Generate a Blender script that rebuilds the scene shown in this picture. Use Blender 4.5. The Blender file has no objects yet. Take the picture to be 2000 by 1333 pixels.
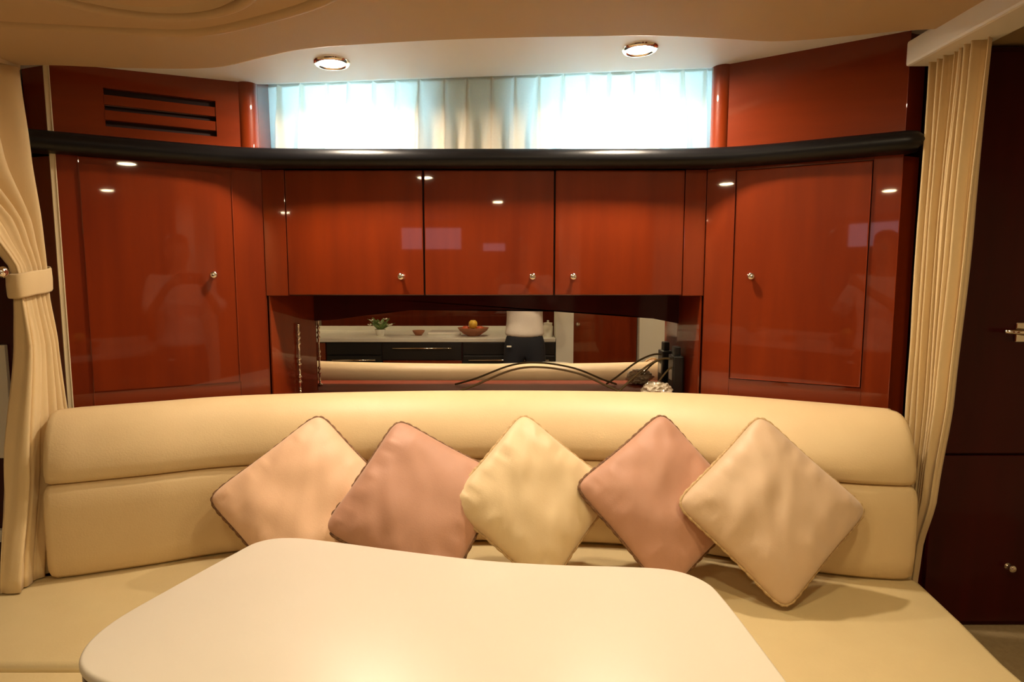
import bpy, bmesh, math, random
from mathutils import Vector, Matrix, noise
R = math.radians
rnd = random.Random(7)
SC = bpy.context.scene
COL = SC.collection

# ---------------------------------------------------------------- camera, world, exposure
cam_d = bpy.data.cameras.new('camera')
cam_d.sensor_width = 36.0
cam_d.lens = 1200 / 2000 * 36.0
cam_d.clip_start = 0.02
cam = bpy.data.objects.new('camera', cam_d)
cam.location = (0, 0, 1.45)
cam.rotation_euler = (R(90 - 5.8), 0, 0)
COL.objects.link(cam)
SC.camera = cam

world = bpy.data.worlds.new('sky')
SC.world = world
world.use_nodes = True
bg = world.node_tree.nodes['Background']
bg.inputs['Color'].default_value = (0.36, 0.70, 1.0, 1)
bg.inputs['Strength'].default_value = 29.0

SC.view_settings.view_transform = 'Standard'
SC.view_settings.look = 'None'
SC.view_settings.gamma = 1.0
SC.view_settings.exposure = 0.0
SC.view_settings.use_curve_mapping = False
try:
    SC.cycles.use_denoising = True
    SC.cycles.max_bounces = 10
    SC.cycles.diffuse_bounces = 5
    SC.cycles.sample_clamp_indirect = 0.0
except Exception:
    pass

LAMP_COL = (1.0, 0.79, 0.47)
LAMP_MAIN = 315.0      # saloon downlights
LAMP_GALLEY = 235.0    # galley downlights
LAMP_RECESS = 800.0     # two lamps above the window curtain

# ---------------------------------------------------------------- materials
def mat(name, col, rough=0.5, metal=0.0, coat=0.0, coat_rough=0.03, col2=None, scale=(6, 6, 6), bump=0.0,
        bump_scale=60.0, emit=None, spec=0.5, sheen=0.0, detail=4.0):
    m = bpy.data.materials.new(name)
    m.use_nodes = True
    nt = m.node_tree
    b = nt.nodes['Principled BSDF']
    b.inputs['Base Color'].default_value = (*col, 1)
    b.inputs['Roughness'].default_value = rough
    b.inputs['Metallic'].default_value = metal
    b.inputs['Coat Weight'].default_value = coat
    b.inputs['Coat Roughness'].default_value = coat_rough
    b.inputs['Specular IOR Level'].default_value = spec
    b.inputs['Sheen Weight'].default_value = sheen
    if emit:
        b.inputs['Emission Color'].default_value = (*emit[0], 1)
        b.inputs['Emission Strength'].default_value = emit[1]
    tc = nt.nodes.new('ShaderNodeTexCoord')
    mp = nt.nodes.new('ShaderNodeMapping')
    mp.inputs['Scale'].default_value = scale
    nt.links.new(tc.outputs['Object'], mp.inputs['Vector'])
    if col2:
        n = nt.nodes.new('ShaderNodeTexNoise')
        n.inputs['Scale'].default_value = 1.0
        n.inputs['Detail'].default_value = detail
        nt.links.new(mp.outputs['Vector'], n.inputs['Vector'])
        mx = nt.nodes.new('ShaderNodeMix')
        mx.data_type = 'RGBA'
        mx.inputs['A'].default_value = (*col, 1)
        mx.inputs['B'].default_value = (*col2, 1)
        rp = nt.nodes.new('ShaderNodeMapRange')
        rp.inputs['From Min'].default_value = 0.3
        rp.inputs['From Max'].default_value = 0.7
        nt.links.new(n.outputs['Fac'], rp.inputs['Value'])
        nt.links.new(rp.outputs['Result'], mx.inputs['Factor'])
        nt.links.new(mx.outputs['Result'], b.inputs['Base Color'])
    if bump:
        n2 = nt.nodes.new('ShaderNodeTexNoise')
        n2.inputs['Scale'].default_value = bump_scale
        n2.inputs['Detail'].default_value = 3
        nt.links.new(tc.outputs['Object'], n2.inputs['Vector'])
        bp = nt.nodes.new('ShaderNodeBump')
        bp.inputs['Strength'].default_value = bump
        bp.inputs['Distance'].default_value = 0.01
        nt.links.new(n2.outputs['Fac'], bp.inputs['Height'])
        nt.links.new(bp.outputs['Normal'], b.inputs['Normal'])
    return m

def sheer(name, col, trans):
    m = bpy.data.materials.new(name)
    m.use_nodes = True
    nt = m.node_tree
    nt.nodes.clear()
    out = nt.nodes.new('ShaderNodeOutputMaterial')
    d = nt.nodes.new('ShaderNodeBsdfDiffuse')
    t = nt.nodes.new('ShaderNodeBsdfTranslucent')
    tc = nt.nodes.new('ShaderNodeTexCoord')
    n = nt.nodes.new('ShaderNodeTexNoise')
    n.inputs['Scale'].default_value = 220
    nt.links.new(tc.outputs['Object'], n.inputs['Vector'])
    mx = nt.nodes.new('ShaderNodeMix')
    mx.data_type = 'RGBA'
    mx.inputs['A'].default_value = (*col, 1)
    mx.inputs['B'].default_value = (*[c * 0.9 for c in col], 1)
    nt.links.new(n.outputs['Fac'], mx.inputs['Factor'])
    nt.links.new(mx.outputs['Result'], d.inputs['Color'])
    nt.links.new(mx.outputs['Result'], t.inputs['Color'])
    s = nt.nodes.new('ShaderNodeMixShader')
    s.inputs['Fac'].default_value = trans
    nt.links.new(d.outputs[0], s.inputs[1])
    nt.links.new(t.outputs[0], s.inputs[2])
    nt.links.new(s.outputs[0], out.inputs['Surface'])
    return m

def pane_glass(name, tint=(0.93, 0.97, 0.98)):
    m = bpy.data.materials.new(name)
    m.use_nodes = True
    nt = m.node_tree
    nt.nodes.clear()
    out = nt.nodes.new('ShaderNodeOutputMaterial')
    t = nt.nodes.new('ShaderNodeBsdfTransparent')
    t.inputs['Color'].default_value = (*tint, 1)
    g = nt.nodes.new('ShaderNodeBsdfGlossy')
    g.inputs['Roughness'].default_value = 0.02
    fr = nt.nodes.new('ShaderNodeFresnel')
    fr.inputs['IOR'].default_value = 1.45
    s = nt.nodes.new('ShaderNodeMixShader')
    nt.links.new(fr.outputs[0], s.inputs['Fac'])
    nt.links.new(t.outputs[0], s.inputs[1])
    nt.links.new(g.outputs[0], s.inputs[2])
    nt.links.new(s.outputs[0], out.inputs['Surface'])
    return m

M = {}
M['wood'] = mat('varnished mahogany', (0.210, 0.026, 0.0028), 0.4, coat=0.85, coat_rough=0.03, spec=0.15, col2=(0.150, 0.017, 0.002),
                scale=(14, 14, 1.6))
M['wood_h'] = mat('varnished mahogany across', (0.205, 0.025, 0.0028), 0.4, coat=0.85, coat_rough=0.03, spec=0.15,
                  col2=(0.150, 0.017, 0.002), scale=(1.6, 1.6, 14))
M['darkwood'] = mat('dark mahogany', (0.05, 0.002, 0.002), 0.4, coat=0.3, coat_rough=0.06, spec=0.1, col2=(0.035, 0.0015, 0.0015),
                    scale=(14, 14, 1.6))  # darker, redder base than the varnished mahogany
M['wood_matt'] = mat('satin mahogany', (0.22, 0.03, 0.006), 0.6, spec=0.2, col2=(0.16, 0.02, 0.004), scale=(1.6, 14, 14))
M['gap'] = mat('unlit cabinet inside', (0.02, 0.005, 0.003), 0.8)
M['leather'] = mat('cream leather', (0.70, 0.53, 0.29), 0.5, bump=0.06, bump_scale=220, col2=(0.67, 0.50, 0.27), scale=(9, 9, 9))
M['seat'] = mat('cream seat leather', (0.64, 0.51, 0.27), 0.5, bump=0.06, bump_scale=220, col2=(0.61, 0.48, 0.25), scale=(9, 9, 9))
M['table'] = mat('cream laminate', (0.70, 0.64, 0.55), 0.36, col2=(0.68, 0.625, 0.535), scale=(3, 3, 3))
M['ceil'] = mat('beige headliner', (0.54, 0.39, 0.215), 0.75, bump=0.05, bump_scale=300, col2=(0.52, 0.375, 0.205), scale=(4, 4, 4))
M['white'] = mat('off white paint', (0.78, 0.75, 0.66), 0.45, col2=(0.76, 0.73, 0.64), scale=(3, 3, 3))
M['recess'] = mat('bright white paint', (0.86, 0.86, 0.85), 0.4, col2=(0.84, 0.84, 0.83), scale=(3, 3, 3))
M['cream'] = mat('cream paint', (0.72, 0.62, 0.42), 0.5, col2=(0.70, 0.60, 0.40), scale=(3, 3, 3))
M['black'] = mat('black padded vinyl', (0.004, 0.004, 0.005), 0.36, bump=0.03, bump_scale=120, spec=0.35)
M['drape'] = mat('cream drape cloth', (0.72, 0.55, 0.30), 0.85, sheen=0.2, bump=0.05, bump_scale=400, col2=(0.68, 0.51, 0.27), scale=(20, 20, 4))
M['sheer'] = sheer('sheer curtain cloth', (0.88, 0.79, 0.65), 0.33)
M['chrome'] = mat('polished chrome', (0.85, 0.80, 0.74), 0.1, metal=1.0)
M['brass'] = mat('polished brass', (0.86, 0.66, 0.42), 0.15, metal=1.0)
M['mirror'] = mat('mirror silver', (0.90, 0.89, 0.87), 0.0, metal=1.0)
M['glass'] = pane_glass('window glass')
M['dimming'] = pane_glass('smoked glass', (0.38, 0.24, 0.22))  # tint added to dim the daylight from the back windows
M['lens_main'] = mat('saloon lamp lens', (1, 1, 1), 0.4, emit=(LAMP_COL, LAMP_MAIN))
M['lens_galley'] = mat('galley lamp lens', (1, 1, 1), 0.4, emit=(LAMP_COL, LAMP_GALLEY))
M['lens_recess'] = mat('recess lamp lens', (1, 1, 1), 0.4, emit=((1.0, 0.82, 0.62), LAMP_RECESS))
M['carpet'] = mat('beige carpet', (0.42, 0.31, 0.16), 0.95, bump=0.5, bump_scale=350, col2=(0.36, 0.26, 0.13), scale=(60, 60, 60))
M['planks'] = mat('brown cabin sole', (0.20, 0.09, 0.035), 0.35, col2=(0.14, 0.06, 0.02), scale=(2, 22, 4))
M['pil_pink'] = mat('blush pillow satin', (0.78, 0.50, 0.31), 0.55, sheen=0.3, col2=(0.74, 0.46, 0.28), scale=(7, 7, 7), bump=0.05, bump_scale=260)
M['pil_mauve'] = mat('dusty mauve pillow satin', (0.52, 0.27, 0.17), 0.55, sheen=0.3, col2=(0.48, 0.245, 0.155), scale=(7, 7, 7), bump=0.05, bump_scale=260)
M['pil_cream'] = mat('cream pillow satin', (0.74, 0.57, 0.33), 0.5, sheen=0.3, col2=(0.70, 0.53, 0.30), scale=(7, 7, 7), bump=0.05, bump_scale=260)
M['pil_peach'] = mat('peach pillow satin', (0.65, 0.46, 0.29), 0.5, sheen=0.3, col2=(0.61, 0.43, 0.265), scale=(7, 7, 7), bump=0.05, bump_scale=260)
M['cord'] = mat('brown twisted cord', (0.09, 0.035, 0.012), 0.7, col2=(0.26, 0.13, 0.05), scale=(140, 140, 140))
M['cord_pale'] = mat('pale twisted cord', (0.42, 0.27, 0.12), 0.7, col2=(0.62, 0.44, 0.22), scale=(140, 140, 140))
M['cable'] = mat('grey cable', (0.16, 0.115, 0.05), 0.5)
M['blackplastic'] = mat('black plastic', (0.010, 0.010, 0.012), 0.35)
M['counter'] = mat('white solid surface', (0.80, 0.78, 0.70), 0.25, col2=(0.77, 0.75, 0.67), scale=(12, 12, 12))
M['leaf'] = mat('plant leaf', (0.12, 0.22, 0.05), 0.5, col2=(0.25, 0.34, 0.12), scale=(30, 30, 30))
M['petal'] = mat('white petal', (0.82, 0.78, 0.66), 0.6)
M['yellow'] = mat('yellow fruit', (0.78, 0.50, 0.06), 0.45, col2=(0.72, 0.42, 0.05), scale=(20, 20, 20))
M['red'] = mat('red fruit', (0.50, 0.05, 0.03), 0.35, col2=(0.6, 0.15, 0.04), scale=(16, 16, 16))
M['ceramic'] = mat('white ceramic', (0.80, 0.77, 0.70), 0.2)
M['terracotta'] = mat('brown clay', (0.30, 0.11, 0.05), 0.6)
M['skin'] = mat('skin', (0.55, 0.30, 0.19), 0.5, col2=(0.50, 0.26, 0.16), scale=(12, 12, 12))
M['shirt'] = mat('white cotton', (0.80, 0.74, 0.70), 0.85, bump=0.1, bump_scale=90)
M['navy'] = mat('navy cotton', (0.010, 0.012, 0.022), 0.8, bump=0.1, bump_scale=120)
M['hair'] = mat('dark hair', (0.03, 0.018, 0.01), 0.5, bump=0.3, bump_scale=150)
M['eye'] = mat('eye white', (0.8, 0.8, 0.78), 0.2)
M['lip'] = mat('lip', (0.42, 0.15, 0.12), 0.5)
M['plastic_bag'] = mat('clear plastic film', (0.55, 0.48, 0.36), 0.12, coat=0.6)

# ---------------------------------------------------------------- object helpers
ORG = {}
def tag(o, label=None, cat=None, group=None, kind=None):
    if label: o['label'] = label
    if cat: o['category'] = cat
    if group: o['group'] = group
    if kind: o['kind'] = kind
    return o

def thing(name, label, cat, loc=(0, 0, 0), group=None):
    o = bpy.data.objects.new(name, None)
    o.empty_display_size = 0.05
    COL.objects.link(o)
    o.location = loc
    ORG[o] = Vector(loc)
    return tag(o, label, cat, group)

def obj(name, bm, m, parent=None, smooth=False, origin=None, solid=0, subsurf=0, angle=None):
    """link a bmesh (world coordinates) as one mesh object"""
    me = bpy.data.meshes.new(name)
    if origin is None:
        origin = ORG[parent] if parent else Vector((0, 0, 0))
    origin = Vector(origin)
    bmesh.ops.translate(bm, verts=bm.verts, vec=-origin)
    bmesh.ops.recalc_face_normals(bm, faces=bm.faces)
    if smooth:
        for f in bm.faces: f.smooth = True
        if angle:
            for e in bm.edges:
                if len(e.link_faces) == 2 and e.calc_face_angle(0) > R(angle): e.smooth = False
    bm.to_mesh(me)
    bm.free()
    me.materials.append(M[m])
    o = bpy.data.objects.new(name, me)
    COL.objects.link(o)
    if parent:
        o.parent = parent
        o.location = origin - ORG[parent]
    else:
        o.location = origin
    ORG[o] = origin
    if subsurf:
        s = o.modifiers.new('subsurf', 'SUBSURF'); s.levels = subsurf; s.render_levels = subsurf
    if solid:
        s = o.modifiers.new('solid', 'SOLIDIFY'); s.thickness = solid; s.offset = 0
    return o

def struct(name, bm, m, parent=None, **k):
    o = obj(name, bm, m, parent, **k)
    if not parent: o['kind'] = 'structure'
    return o

def box(x0, x1, y0, y1, z0, z1, bev=0.0, bm=None, seg=2):
    b = bmesh.new()
    bmesh.ops.create_cube(b, size=1)
    for v in b.verts:
        v.co = Vector((x0 + (v.co.x + .5) * (x1 - x0), y0 + (v.co.y + .5) * (y1 - y0), z0 + (v.co.z + .5) * (z1 - z0)))
    if bev: bmesh.ops.bevel(b, geom=b.edges, offset=bev, segments=seg, affect='EDGES', profile=0.6)
    return merge(bm, b)

def merge(bm, b):
    if bm is None: return b
    t = bpy.data.meshes.new('t'); b.to_mesh(t); b.free(); bm.from_mesh(t); bpy.data.meshes.remove(t)
    return bm

class Face:
    """a vertical cabinet face: plan line p0 -> p1, pieces placed by (s along, d out towards the room, z)"""
    def __init__(s, p0, p1, flip=False):
        s.p0 = Vector((p0[0], p0[1], 0)); t = Vector((p1[0] - p0[0], p1[1] - p0[1], 0)); s.len = t.length
        s.t = t.normalized(); s.n = Vector((s.t.y, -s.t.x, 0))
        if s.n.y > 0: s.n = -s.n
    def P(s, a, d, z): return s.p0 + s.t * a + s.n * d + Vector((0, 0, z))
    def box(s, a0, a1, d0, d1, z0, z1, bev=0.0, bm=None):
        b = bmesh.new(); bmesh.ops.create_cube(b, size=1)
        for v in b.verts:
            v.co = s.P(a0 + (v.co.x + .5) * (a1 - a0), d0 + (v.co.y + .5) * (d1 - d0), z0 + (v.co.z + .5) * (z1 - z0))
        if bev: bmesh.ops.bevel(b, geom=b.edges, offset=bev, segments=2, affect='EDGES', profile=0.6)
        return merge(bm, b)

def prism(pts, z0, z1, bev=0.0, zf=None, bm=None, seg=3, bottom_only=False):
    """extrude a plan polygon; zf(x, y) added to z0 when given"""
    b = bmesh.new()
    lo = [b.verts.new((x, y, (zf(x, y) if zf else 0) + z0)) for x, y in pts]
    hi = [b.verts.new((x, y, (zf(x, y) if zf else 0) + z1)) for x, y in pts]
    n = len(pts)
    fl = b.faces.new(lo); b.faces.new(hi[::-1])
    for i in range(n): b.faces.new((lo[i], lo[(i + 1) % n], hi[(i + 1) % n], hi[i]))
    bmesh.ops.recalc_face_normals(b, faces=b.faces)
    if bev:
        ed = list(fl.edges) if bottom_only else [e for e in b.edges if abs((e.verts[0].co - e.verts[1].co).z) < 1e-4 or not zf and e.verts[0].co.z == e.verts[1].co.z]
        bmesh.ops.bevel(b, geom=ed, offset=bev, segments=seg, affect='EDGES', profile=0.5)
    bmesh.ops.triangulate(b, faces=[f for f in b.faces if len(f.verts) > 4])
    return merge(bm, b)

def tube(pts, r, n=8, bm=None, closed=False, radii=None):
    b = bmesh.new(); rings = []; pts = [Vector(p) for p in pts]; N = len(pts)
    up0 = Vector((0.13, 0.27, 1)).normalized()
    for i, p in enumerate(pts):
        if closed: d = pts[(i + 1) % N] - pts[i - 1]
        else: d = pts[min(i + 1, N - 1)] - pts[max(i - 1, 0)]
        d.normalize()
        a = d.cross(up0)
        if a.length < .05: a = d.cross(Vector((1, 0, 0)))
        a.normalize(); c = d.cross(a)
        rr = radii[i] if radii else r
        rings.append([b.verts.new(p + (a * math.cos(2 * math.pi * k / n) + c * math.sin(2 * math.pi * k / n)) * rr) for k in range(n)])
    for i in range(N if closed else N - 1):
        A, B = rings[i], rings[(i + 1) % N]
        for k in range(n): b.faces.new((A[k], A[(k + 1) % n], B[(k + 1) % n], B[k]))
    if not closed: b.faces.new(rings[0][::-1]); b.faces.new(rings[-1])
    return merge(bm, b)

def lathe(prof, c, axis='Z', n=24, bm=None, dirv=None):
    """prof: list of (radius, height) revolved about an axis through c"""
    b = bmesh.new(); rings = []
    D = Vector(dirv).normalized() if dirv is not None else {'Z': Vector((0, 0, 1)), 'Y': Vector((0, -1, 0)), 'X': Vector((1, 0, 0))}[axis]
    a = D.orthogonal().normalized(); e = D.cross(a); c = Vector(c)
    for r, h in prof:
        if r < 1e-5: rings.append([b.verts.new(c + D * h)])
        else: rings.append([b.verts.new(c + D * h + (a * math.cos(2 * math.pi * k / n) + e * math.sin(2 * math.pi * k / n)) * r) for k in range(n)])
    for A, B in zip(rings, rings[1:]):
        for k in range(n):
            k2 = (k + 1) % n
            if len(A) == 1 and len(B) == 1: continue
            if len(A) == 1: b.faces.new((A[0], B[k2], B[k]))
            elif len(B) == 1: b.faces.new((A[k], A[k2], B[0]))
            else: b.faces.new((A[k], A[k2], B[k2], B[k]))
    return merge(bm, b)

def smooth_path(pts, per=10, closed=False):
    P = [Vector(p) for p in pts]; N = len(P); out = []
    for i in range(N if closed else N - 1):
        if closed: a, b, c, d = P[i - 1], P[i], P[(i + 1) % N], P[(i + 2) % N]
        else: a, b, c, d = P[max(i - 1, 0)], P[i], P[i + 1], P[min(i + 2, N - 1)]
        for k in range(per):
            t = k / per
            out.append(0.5 * ((2 * b) + (c - a) * t + (2 * a - 5 * b + 4 * c - d) * t * t + (3 * b - a - 3 * c + d) * t ** 3))
    if not closed: out.append(P[-1])
    return out

def grid(rows, closed=False, bm=None):
    b = bmesh.new()
    V = [[b.verts.new(p) for p in r] for r in rows]
    for A, B in zip(V, V[1:]):
        n = len(A)
        for k in range(n if closed else n - 1):
            b.faces.new((A[k], A[(k + 1) % n], B[(k + 1) % n], B[k]))
    return merge(bm, b)

def tree_copy(o, loc, parent=None):
    c = o.copy(); COL.objects.link(c); c.parent = parent
    ORG[c] = Vector(loc) if parent is None else ORG[parent]
    if parent is None: c.location = loc
    for ch in [x for x in COL.objects if x.parent == o]: tree_copy(ch, None, c)
    return c

# ---------------------------------------------------------------- room shell
def zm(x): return 2.105 + 0.028 * x                       # main headliner height
def zr(x, y): return 2.15 + 0.035 * x + 0.30 * max(0.0, y - 2.2)   # recess ceiling over the window

fl = struct('floor', box(-2.4, 2.5, -2.7, 2.8, -0.08, 0.0), 'planks')
struct('floor_dinette', box(-2.3, 2.4, 0.25, 2.6, 0.0, 0.15, 0.01), 'carpet')
struct('wall_left', box(-2.4, -2.3, -2.7, 2.8, 0, 2.5), 'cream')
struct('wall_right', box(2.4, 2.5, -2.7, 2.8, 0, 2.5), 'cream')

# ceiling: the beige headliner ends in a soft curved lip in front of the window recess
edge = smooth_path([(-1.60, 1.875, 0), (-1.375, 1.872, 0), (-1.152, 1.916, 0), (-0.900, 1.935, 0), (-0.713, 1.862, 0), (-0.578, 1.81, 0),
                    (-0.357, 1.782, 0), (-0.071, 1.770, 0), (0.356, 1.784, 0), (0.581, 1.820, 0), (0.790, 1.855, 0),
                    (1.092, 1.803, 0), (1.22, 1.80, 0)], 5)
outline = [(-2.3, 1.99), (-1.75, 1.97)] + [(p.x, p.y) for p in edge] + [(1.29, 1.99), (2.4, 1.99), (2.4, -2.6), (-2.3, -2.6)]
ceil = struct('ceiling', prism(outline, 0.0, 0.16, 0.022, zf=lambda x, y: zm(x), bottom_only=True, seg=4), 'ceil', smooth=True, angle=50)
rows = []
for y in (1.72, 2.2, 2.5, 2.8):
    rows.append([(x, y, zr(x, y)) for x in (-2.3, -1, 0, 1, 2.4)])
bm = grid(rows)
top = grid([[(x, y, z + .04) for x, y, z in r] for r in rows], bm=bm)
cr = struct('ceiling_recess', bm, 'recess')
# moulded rings in the headliner, top left
cx, cy = -0.80, 1.27
pts = [(cx + 0.285 * math.cos(a), cy + 0.285 * math.sin(a), zm(cx + 0.285 * math.cos(a)) + 0.004) for a in [i * 2 * math.pi / 64 for i in range(64)]]
obj('hatch_ring', tube(pts, 0.017, 10, closed=True), 'ceil', ceil, smooth=True)
bm = lathe([(0.0, 0.012), (0.20, 0.012), (0.235, 0.008), (0.25, -0.004)], (cx, cy, zm(cx) - 0.006), n=48)
obj('hatch_panel', bm, 'ceil', ceil, smooth=True)
gp = smooth_path([(-1.55, 1.50, 0), (-1.247, 1.575, 0), (-0.967, 1.635, 0), (-0.796, 1.650, 0), (-0.604, 1.583, 0), (-0.431, 1.49, 0), (-0.33, 1.38, 0), (-0.28, 1.2, 0)], 10)
obj('moulded_bead', tube([(p.x, p.y, zm(p.x) + 0.008) for p in gp], 0.02, 10), 'ceil', ceil, smooth=True)

# outer wall with two window openings behind the pleated curtain
WL, WR = (-0.87, -0.37), (0.08, 0.77)
WZ = (1.92, 2.215)
bm = box(-2.3, 2.4, 2.64, 2.74, 0, 1.86)
box(-2.3, 2.4, 2.55, 2.74, 1.86, WZ[0], bm=bm)
box(-2.3, 2.4, 2.55, 2.65, WZ[1], 2.5, bm=bm)
box(-2.3, WL[0], 2.55, 2.65, WZ[0], WZ[1], bm=bm)
box(WL[1], WR[0], 2.55, 2.65, WZ[0], WZ[1], bm=bm)
box(WR[1], 2.4, 2.55, 2.65, WZ[0], WZ[1], bm=bm)
struct('wall_front', bm, 'cream')
def window(name, x0, x1, y, z0, z1, m='white', glass='glass'):
    w = thing(name, None, None, ((x0 + x1) / 2, y, z0)); w['kind'] = 'structure'
    t = 0.018
    bm = box(x0, x1, y - .02, y + .02, z0, z0 + t); box(x0, x1, y - .02, y + .02, z1 - t, z1, bm=bm)
    box(x0, x0 + t, y - .02, y + .02, z0 + t, z1 - t, bm=bm); box(x1 - t, x1, y - .02, y + .02, z0 + t, z1 - t, bm=bm)
    obj('window_frame', bm, m, w)
    obj('pane', box(x0 + t, x1 - t, y - .002, y + .002, z0 + t, z1 - t), glass, w)
    return w
window('window_1', WL[0], WL[1], 2.60, WZ[0], WZ[1])
window('window_2', WR[0], WR[1], 2.60, WZ[0], WZ[1])

# back wall behind the galley, with two high windows
BY = -2.5
W3, W3Z = (-1.25, -0.55), (1.76, 2.03)
W4, W4Z = (-0.34, -0.06), (1.74, 1.86)
def wall_with_holes(name, x0, x1, y0, y1, z0, z1, holes, m):
    xs = sorted({x0, x1, *[h[0] for h in holes], *[h[1] for h in holes]})
    bm = None
    for a, b in zip(xs, xs[1:]):
        hs = [h for h in holes if h[0] <= a and h[1] >= b]
        zz = z0
        for h in sorted(hs, key=lambda q: q[2]):
            bm = box(a, b, y0, y1, zz, h[2], bm=bm); zz = h[3]
        bm = box(a, b, y0, y1, zz, z1, bm=bm)
    return struct(name, bm, m)
wall_with_holes('wall_back', -2.3, 2.4, BY - .1, BY, 0, 2.4, [(*W3, *W3Z), (*W4, *W4Z)], 'wood')
window('window_3', *W3, BY - .05, *W3Z, glass='dimming')
window('window_4', *W4, BY - .05, *W4Z, glass='dimming')

# ---------------------------------------------------------------- knob, shared shape
def knob(parent, c, n, m='chrome', s=1.0):
    prof = [(0.0, 0), (0.011, 0), (0.011, .002), (0.0055, .004), (0.0055, .010), (0.0095, .014), (0.0125, .019), (0.0115, .024), (0.007, .027), (0, .028)]
    return obj('knob', lathe([(r * s, h * s) for r, h in prof], c, dirv=n, n=20), m, parent, smooth=True)

# ---------------------------------------------------------------- corner cabinets
LF = Face((-0.878, 2.2), (-1.40, 1.93))
RF = Face((0.685, 2.2), (1.20, 1.93))
def corner_cabinet(F, side, label, door_s, door_z, knob_s, kz, vent):
    sg = -1 if side == 'l' else 1
    inner, outer = F.P(0, 0, 0), F.P(F.len, 0, 0)
    root = thing('corner_cabinet', label, 'cabinet', (outer.x, outer.y, 0.5))
    L = F.len; d0, d1 = door_s; z0, z1 = door_z
    ztop = 1.829
    # solid carcass behind the face frame
    bk = -0.022
    a, b = F.P(0.0, bk, 0), F.P(L, bk, 0)
    if side == 'l': poly = [(a.x, a.y), (-0.795, 2.455), (-1.52, 2.455), (-1.52, b.y + .03), (b.x, b.y)]
    else: poly = [(a.x, a.y), (0.672, 2.455), (1.28, 2.455), (1.28, b.y + .03), (b.x, b.y)]
    obj('carcass', prism(poly, 0.15, ztop), 'wood', root)
    g = 0.003
    # face frame: two stiles and two rails
    obj('stile', F.box(0, d0 - g, bk, 0, 0.6, ztop, .002), 'wood', root)
    obj('stile', F.box(d1 + g, L, bk, 0, 0.6, ztop, .002), 'wood', root)
    obj('top_rail', F.box(d0 - g, d1 + g, bk, 0, z1 + g, ztop), 'wood_h', root)
    obj('bottom_rail', F.box(d0 - g, d1 + g, bk, 0, 0.6, z0 - g), 'wood_h', root)
    obj('shadow_gap', F.box(d0 - g, d1 + g, bk, bk + .004, z0 - g, z1 + g), 'gap', root)
    door = obj('door', F.box(d0, d1, bk + .005, .003, z0, z1, .003), 'wood', root)
    knob(door, F.P(knob_s, .003, kz), F.n)
    # upper part above the black ledge
    a0 = 0.055
    A, B = F.P(a0, bk, 0), F.P(L, bk, 0)
    if side == 'l': poly = [(A.x, A.y), (-0.90, 2.25), (-0.93, 2.545), (-1.52, 2.545), (-1.52, B.y + .03), (B.x, B.y)]
    else: poly = [(A.x, A.y), (0.745, 2.25), (0.775, 2.545), (1.28, 2.545), (1.28, B.y + .03), (B.x, B.y)]
    ub = 1.893
    zt = lambda x, y: (zr(x, 2.2) - 2.2)
    obj('upper_carcass', prism(poly, ub, 2.205, zf=None), 'wood', root)
    if vent:
        s0, s1, v0, v1 = 0.135, 0.452, 1.928, 2.045
        bm = F.box(a0, s0, bk, 0, ub, 2.20); F.box(s1, L, bk, 0, ub, 2.20, bm=bm)
        F.box(s0, s1, bk, 0, ub, v0, bm=bm); F.box(s0, s1, bk, 0, v1, 2.20, bm=bm)
        obj('upper_panel', bm, 'wood_h', root)
        obj('vent_backing', F.box(s0, s1, bk, bk + .003, v0, v1), 'gap', root)
        h = (v1 - v0) / 5.0
        for k in range(2):
            zc = v0 + h * (1.5 + 2 * k)
            obj('vent_slat', F.box(s0, s1, bk + .003, -.002, zc - h / 2, zc + h / 2, .003), 'wood_h', root)
    else:
        obj('upper_panel', F.box(a0, L, bk, 0, ub, 2.20, .002), 'wood_h', root)
    # rounded post at the inner corner beside the window curtain
    c = F.P(0.035, -0.02, 0)
    obj('corner_post', lathe([(0, ub), (.034, ub), (.034, 2.20), (0, 2.20)], (c.x, c.y, 0), n=28), 'wood', root, smooth=True, angle=40)
    # narrow cream strip down the outer edge
    if side == 'l': obj('edge_strip', F.box(L, L + 0.012, -.03, .004, 0.9, 2.15, .002), 'cream', root)
    return root
corner_cabinet(LF, 'l', 'glossy mahogany corner cabinet with louvred vent, beside the tied-back curtain', (0.098, 0.528), (1.09, 1.805), 0.166, 1.463, True)
corner_cabinet(RF, 'r', 'glossy mahogany corner cabinet without a vent, beside the curtain hanging straight', (0.098, 0.500), (1.10, 1.816), 0.158, 1.458, False)

# ---------------------------------------------------------------- overhead cabinet with three doors
oc = thing('overhead_cabinet', 'wide glossy mahogany wall cabinet with three flat doors under the black ledge', 'cabinet', (-0.1, 2.2, 1.389))
obj('body', box(-0.876, 0.682, 2.213, 2.60, 1.389, 1.829), 'wood', oc)
CF = Face((-0.878, 2.213), (0.682, 2.213))
obj('stile', box(-0.876, -0.798, 2.197, 2.213, 1.389, 1.829, .002), 'wood', oc)
obj('stile', box(0.608, 0.682, 2.197, 2.213, 1.389, 1.829, .002), 'wood', oc)
for x0, x1, kx in ((-0.795, -0.3145, -0.392), (-0.3085, 0.147, 0.073), (0.153, 0.605, 0.217)):
    d = obj('door', box(x0, x1, 2.195, 2.212, 1.392, 1.827, .003), 'wood', oc)
    knob(d, (kx, 2.195, 1.457), (0, -1, 0))
obj('shadow_gap', box(-0.797, 0.607, 2.2105, 2.2135, 1.389, 1.829), 'gap', oc)

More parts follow.
